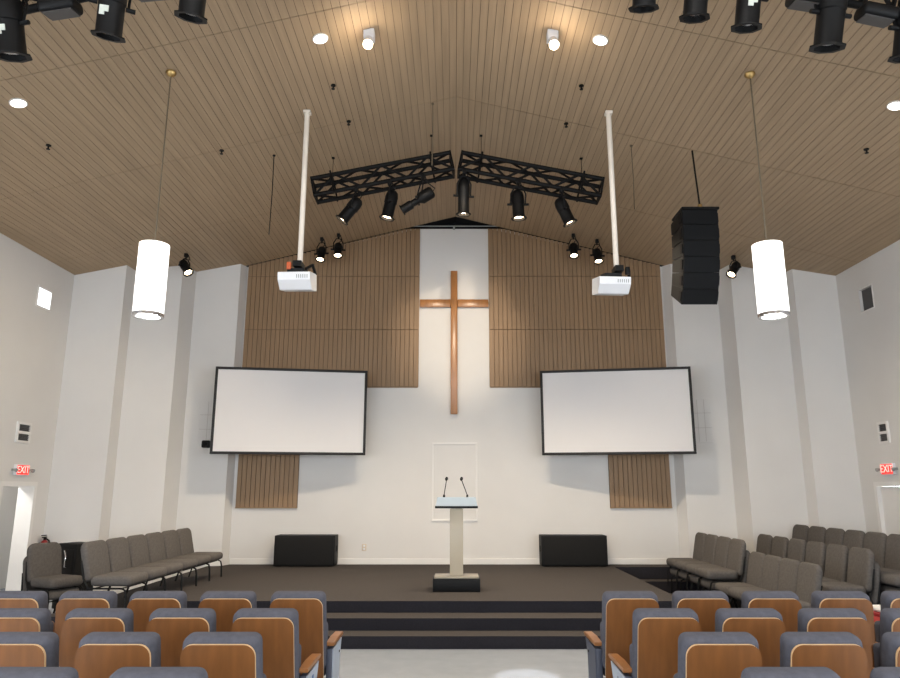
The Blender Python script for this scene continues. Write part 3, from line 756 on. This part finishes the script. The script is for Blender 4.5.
def add_standard(root, x, aisle=None, side=1):
    b = MB(); b.box(x-.022, x+.022, .09, .36, .03, .555, bev=.006); b.box(x-.045, x+.045, .02, .42, 0, .03, bev=.006)
    st = b.build('standard', M['steel'], root)
    b = MB()
    prof = [(.10,.572), (.10,.597), (.30,.604), (.50,.60), (.54,.592), (.545,.58), (.50,.575)]
    t = bmesh.new(); a_ = [t.verts.new((x-.03, y, z)) for y, z in prof]; c_ = [t.verts.new((x+.03, y, z)) for y, z in prof]
    t.faces.new(a_); t.faces.new(c_[::-1])
    for k in range(len(prof)): t.faces.new((a_[k], c_[k], c_[(k+1) % len(prof)], a_[(k+1) % len(prof)]))
    bmesh.ops.bevel(t, geom=list(t.edges), offset=.004, segments=1, affect='EDGES'); b.add(t)
    b.build('armrest', M['armwood'], root, smooth=0)
    if aisle is not None:
        xs = x + side*.022
        b = MB(); t = bmesh.new()
        poly = [(.09,.04), (.36,.04), (.40,.45), (.46,.565), (.09,.555)]
        a_ = [t.verts.new((xs, y, z)) for y, z in poly]; c_ = [t.verts.new((xs+side*.008, y, z)) for y, z in poly]
        t.faces.new(a_); t.faces.new(c_[::-1])
        for k in range(5): t.faces.new((a_[k], c_[k], c_[(k+1) % 5], a_[(k+1) % 5]))
        b.add(t); ep = b.build('end_panel', M['steel_light'] if aisle != 'plain' else M['steel'], root, smooth=0)
        xo = xs + side*.009
        if aisle == 'diamond':
            b = MB(); b.prism([(0,-.04), (.02,0), (0,.04), (-.02,0)], .003, T(xo,.25,.48) @ Matrix.Rotation(R(90), 4, 'Z')); b.build('row_plate', M['plate'], ep, smooth=0)
        elif aisle == 'blue':
            b = MB(); b.box(*sorted((xo-side*.001, xo+side*.002)), .24, .28, .50, .525); b.box(*sorted((xo-side*.001, xo+side*.002)), .20, .22, .46, .49); b.build('row_plate', M['bluemark'], ep, smooth=0)
        else:
            b = MB(); b.lathe([(0,0),(.010,0),(.008,.005),(0,.006)], 10, aim((xo,.34,.49),(-side,0,0))); b.build('bolt', M['frame'], ep)
ORD = ['aisle seat', 'second seat from the aisle', 'third seat from the aisle', 'fourth seat from the aisle', 'fifth seat from the aisle']
ROWN = ['front row', 'second row', 'third row', 'nearest row']
ROWY = [5.35, 4.58, 3.83, 3.09]
PITCHES = [.51, .516, .53, .54]
X0 = {'left': [-1.13,-1.165,-1.19,-1.22], 'right': [1.28,1.31,1.36,1.39]}
first = None
for blk, s in (('left', -1), ('right', 1)):
    for r, (y, n) in enumerate(zip(ROWY, (5, 4, 3, 2))):
        x0 = X0[blk][r]; PITCH = PITCHES[r]
        for k in range(n):
            lab = 'blue-grey wood-backed theatre seat, %s in the %s block\'s %s' % (ORD[k], blk, ROWN[r])
            if first is None: first = theatre_seat()
            if first and r == 0 and k == 0 and s == -1:
                root = tag(first, lab, 'theatre seat', 'theatre seats of the left block'); root.location = (x0, y, 0)
            else:
                root = empty('theatre_seat', (x0+s*PITCH*k, y, 0)); tag(root, lab, 'theatre seat', 'theatre seats of the %s block' % blk)
                for ch in proto_parts:
                    c = ch.copy(); COL.objects.link(c); c.parent = root
                    for g in list(ch.children):
                        d = g.copy(); COL.objects.link(d); d.parent = c
            if r == 0 and k == 0 and s == -1: proto_parts = list(first.children)
            add_standard(root, s*PITCH/2)
            if k == 0:
                add_standard(root, -s*(PITCH/2-.028), {0:'plain', 1:('blue' if s < 0 else 'diamond')}.get(r, 'plain') if not (r == 0 and s < 0) else 'light', -s)

# ------------------------------------------------------------------ grey stacking chairs (local: faces +x)
def grey_chair():
    root = empty('stacking_chair')
    b = MB(); b.pad(-.238, .238, -.21, .25, .125, .07, .05, Matrix(((0,0,1,0),(1,0,0,0),(0,1,0,.305),(0,0,0,1)))); b.build('seat', M['fabric'], root)
    TB = T(-.225, 0, .33) @ Matrix.Rotation(R(-11), 4, 'Y')
    b = MB(); b.pad(-.236, .236, .03, .525, .078, .10, .034, TB @ Matrix(((0,1,0,-.039),(1,0,0,0),(0,0,1,0),(0,0,0,1))), .05)
    bmesh.ops.recalc_face_normals(b.bm, faces=b.bm.faces)
    b.build('backrest', M['fabric'], root)
    for sx, sy in ((1,1), (1,-1), (-1,1), (-1,-1)):
        b = MB()
        if sx > 0: b.tube([(.16,sy*.243,.285), (.20,sy*.243,.265), (.215,sy*.243,.2), (.225,sy*.243,0)], .0115, 8)
        else: b.tube([(-.20,sy*.243,.285), (-.22,sy*.243,.2), (-.27,sy*.243,0)], .0115, 8)
        b.build('leg', M['black'], root)
    b = MB()
    for sy in (-1, 1):
        b.tube([(-.20,sy*.243,.285), (.16,sy*.243,.285)], .0115, 8)
        b.tube([(-.20,sy*.243,.285), (-.262,sy*.243,.40), (-.31,sy*.225,.62)], .0115, 8)
    b.tube([(.15,-.243,.28), (.15,.243,.28)], .009, 6); b.tube([(-.15,-.243,.28), (-.15,.243,.28)], .009, 6)
    b.build('frame', M['black'], root)
    return root
gc = None
def place_chair(x, y, z, rz, label, group):
    global gc
    if gc is None:
        gc = tag(grey_chair(), label, 'chair', group); gc.location = (x, y, z); gc.rotation_euler = (0,0,rz)
        return gc
    return dup(gc, (x, y, z), rz, label, group)
NTH = ['first', 'second', 'third', 'fourth', 'fifth', 'sixth', 'seventh']
for k in range(6):
    y = 8.28 + .535*k
    if k == 0: lab = 'grey padded chair on stage left, nearest the theatre seats'
    elif k == 5: lab = 'grey padded chair on stage left, at the far end nearest the subwoofer'
    else: lab = 'grey padded chair on stage left, %s in its row from the theatre seats' % NTH[k]
    place_chair(-3.78, y, SZ, 0, lab, 'row of grey chairs on the stage').scale = (1, 1.08, .86)
for l, lab in ((0, 'lower grey padded chair of the pair stacked by the left doorway'), (1, 'upper grey padded chair of the pair stacked by the left doorway')):
    place_chair(-5.23 - (1-l)*.047, 9.67 + (1-l)*.022, l*.145, R(-25), lab, 'stacked pair by the doorway').scale = (1, 1, 1)
DZ, DX = .145, .052
def stack_row(xfront, ys, levels, name, group):
    # chairs face -x; rotation pi
    n = len(ys)
    for k, y in enumerate(ys):
        pos = 'farthest' if k == 0 else ('nearest' if k == n-1 else NTH[k] + ' from the far end')
        for l in range(levels):
            st = '' if levels == 1 else ('top of stack, ' if l == levels-1 else ('bottom of stack, ' if l == 0 else 'middle of stack, '))
            lab = 'grey chair, %s%s in %s' % (st, pos, name)
            place_chair(xfront+.25 + (levels-1-l)*DX, y, l*DZ, math.pi, lab, group)
stack_row(3.55, [12.05, 11.56, 11.05, 10.54], 2, 'row beside stage right corner', 'stacked chairs at the stage corner')
stack_row(3.62, [10.04, 9.56, 9.08, 8.60], 1, 'front row at right', 'single chairs at right')
stack_row(4.42, [11.62, 11.08, 10.54, 10.0, 9.46, 8.92], 2, 'middle row at right', 'stacked chairs in the middle row')
stack_row(5.05, [11.7, 11.18, 10.66, 10.15, 9.65, 9.15, 8.65], 3, 'row by right wall', 'stacked chairs by the right wall')

# black equipment case behind the lone chair
root = tag(empty('equipment_case', (-5.50, 10.65, 0), R(-25)), 'upright black case with silver handle behind the grey chairs by the doorway', 'case')
b = MB(); b.box(-.20, .20, -.17, .17, .03, .93, bev=.012); b.build('case_body', M['black_matte'], root)
b = MB(); b.box(-.15, .15, -.178, -.168, .35, .85, bev=.003); b.build('front_panel', M['black'], root)
b = MB(); b.tube([(.03,-.172,.60), (.03,-.205,.61), (.04,-.21,.76), (.0,-.205,.83), (.0,-.172,.83)], .012, 8); b.build('handle', M['chrome'], root)
for sx in (-1, 1):
    for sy in (-1, 1):
        b = MB(); b.lathe([(0,0),(.025,0),(.025,.03),(0,.03)], 10, T(sx*.15, sy*.12, 0)); b.build('foot', M['black'], root)

# low table with boxes glimpsed between the right seats
root = tag(empty('low_table', (4.28, 7.25, 0)), 'low tan table glimpsed between the right theatre seats', 'table')
b = MB(); b.box(-.28, .28, -.2, .2, .245, .275, bev=.004); b.build('tabletop', M['tan'], root)
for sx in (-1, 1):
    for sy in (-1, 1):
        b = MB(); b.box(sx*.24-.02, sx*.24+.02, sy*.16-.02, sy*.16+.02, 0, .246); b.build('leg', M['tan'], root, smooth=0)
tag(MB().box(-.2, .2, -.14, .14, 0, .09, bev=.006).build('cardboard_box', M['cream'], None, (4.28,7.25,.276)), 'cream box at the bottom of the pile on the low table', 'box', 'pile on the low table')
rt = tag(empty('red_box', (4.28,7.25,.367)), 'red box in the middle of the pile on the low table', 'box', 'pile on the low table')
MB().box(-.19, .19, -.13, .13, 0, .12, bev=.006).build('box_body', M['redbook'], rt); MB().box(-.195, .195, -.135, .135, .121, .155, bev=.006).build('lid', M['red'], rt)
tag(MB().box(-.15, .15, -.10, .10, 0, .05, bev=.022, seg=4).build('folded_cloth', M['clothw'], None, (4.26,7.25,.524)), 'white folded cloth on top of the pile on the low table', 'cloth', 'pile on the low table')
tag(MB().tube([(-.3,0,.07), (-.1,.02,.072), (.1,-.01,.072), (.3,.0,.07)], [.05,.068,.068,.05], 14).build('cloth_roll', M['clothw'], None, (3.95,6.6,0)), 'rolled white cloth on the floor between the right theatre seats', 'cloth')

# ------------------------------------------------------------------ daylight and camera
w = bpy.data.worlds.new('daylight'); sc.world = w; w.use_nodes = True
bg = w.node_tree.nodes['Background']; bg.inputs['Color'].default_value = (.86, .93, 1.0, 1); bg.inputs['Strength'].default_value = 11
def portal(name, loc, d, sx, sy):
    l = bpy.data.lights.new(name, 'AREA'); l.shape = 'RECTANGLE'; l.size = sx; l.size_y = sy; l.cycles.is_portal = True
    o = bpy.data.objects.new(name, l); COL.objects.link(o); o.location = loc
    o.rotation_mode = 'QUATERNION'; o.rotation_quaternion = Vector(d).to_track_quat('-Z', 'Z'); return o
for a, c in gx: portal('window_portal', ((a+c)/2, YREAR-.05, 1.85), (0,1,0), c-a, 2.7)
for (p_, q_, lo, hi) in BIGL:
    portal('window_portal', (WL-.1, (p_+q_)/2, (lo+hi)/2), (1,0,0), q_-p_, hi-lo)
    portal('window_portal', (WR+.1, (p_+q_)/2, (lo+hi)/2), (-1,0,0), q_-p_, hi-lo)
for x in (-.45, .5):  # unseen spots without fixtures, added to brighten the cross and upper back wall
    lamp('SPOT', 'added_front_spot', (x, UY-.2, 6.15), 800, WARM, Vector((.10, YB, 4.6))-Vector((x, UY-.2, 6.15)), spot_size=R(21), spot_blend=.9, shadow_soft_size=.08)
lamp('SPOT', 'added_patch_spot', (.3, 1.6, 6.4), 3500, (.95,.97,1), Vector((.66,6.86,0))-Vector((.3,1.6,6.4)), spot_size=R(4.6), spot_blend=.4, shadow_soft_size=.03)  # unseen narrow spot added to make the bright patch on the floor
lamp('POINT', 'passage_fill', (-7.4, 10.2, 2.3), 55, (1,.98,.95), shadow_soft_size=.1)  # unseen point light added in place of daylight on the door jamb

cam = bpy.data.cameras.new('camera'); co = bpy.data.objects.new('camera', cam); COL.objects.link(co)
co.location = (0, 0, 1.68); co.rotation_euler = (R(90+12.2), 0, 0)
cam.sensor_width = 36; cam.lens = 36*700/900; cam.shift_x = -4/900; cam.clip_start = .05
sc.camera = co
vs = sc.view_settings; vs.view_transform = 'Standard'; vs.look = 'None'; vs.gamma = 1; vs.use_curve_mapping = False; vs.exposure = .08
sc.cycles.use_denoising = True; sc.cycles.max_bounces = 10; sc.cycles.diffuse_bounces = 6; sc.cycles.sample_clamp_indirect = 8
sc.cycles.caustics_reflective = False; sc.cycles.caustics_refractive = False
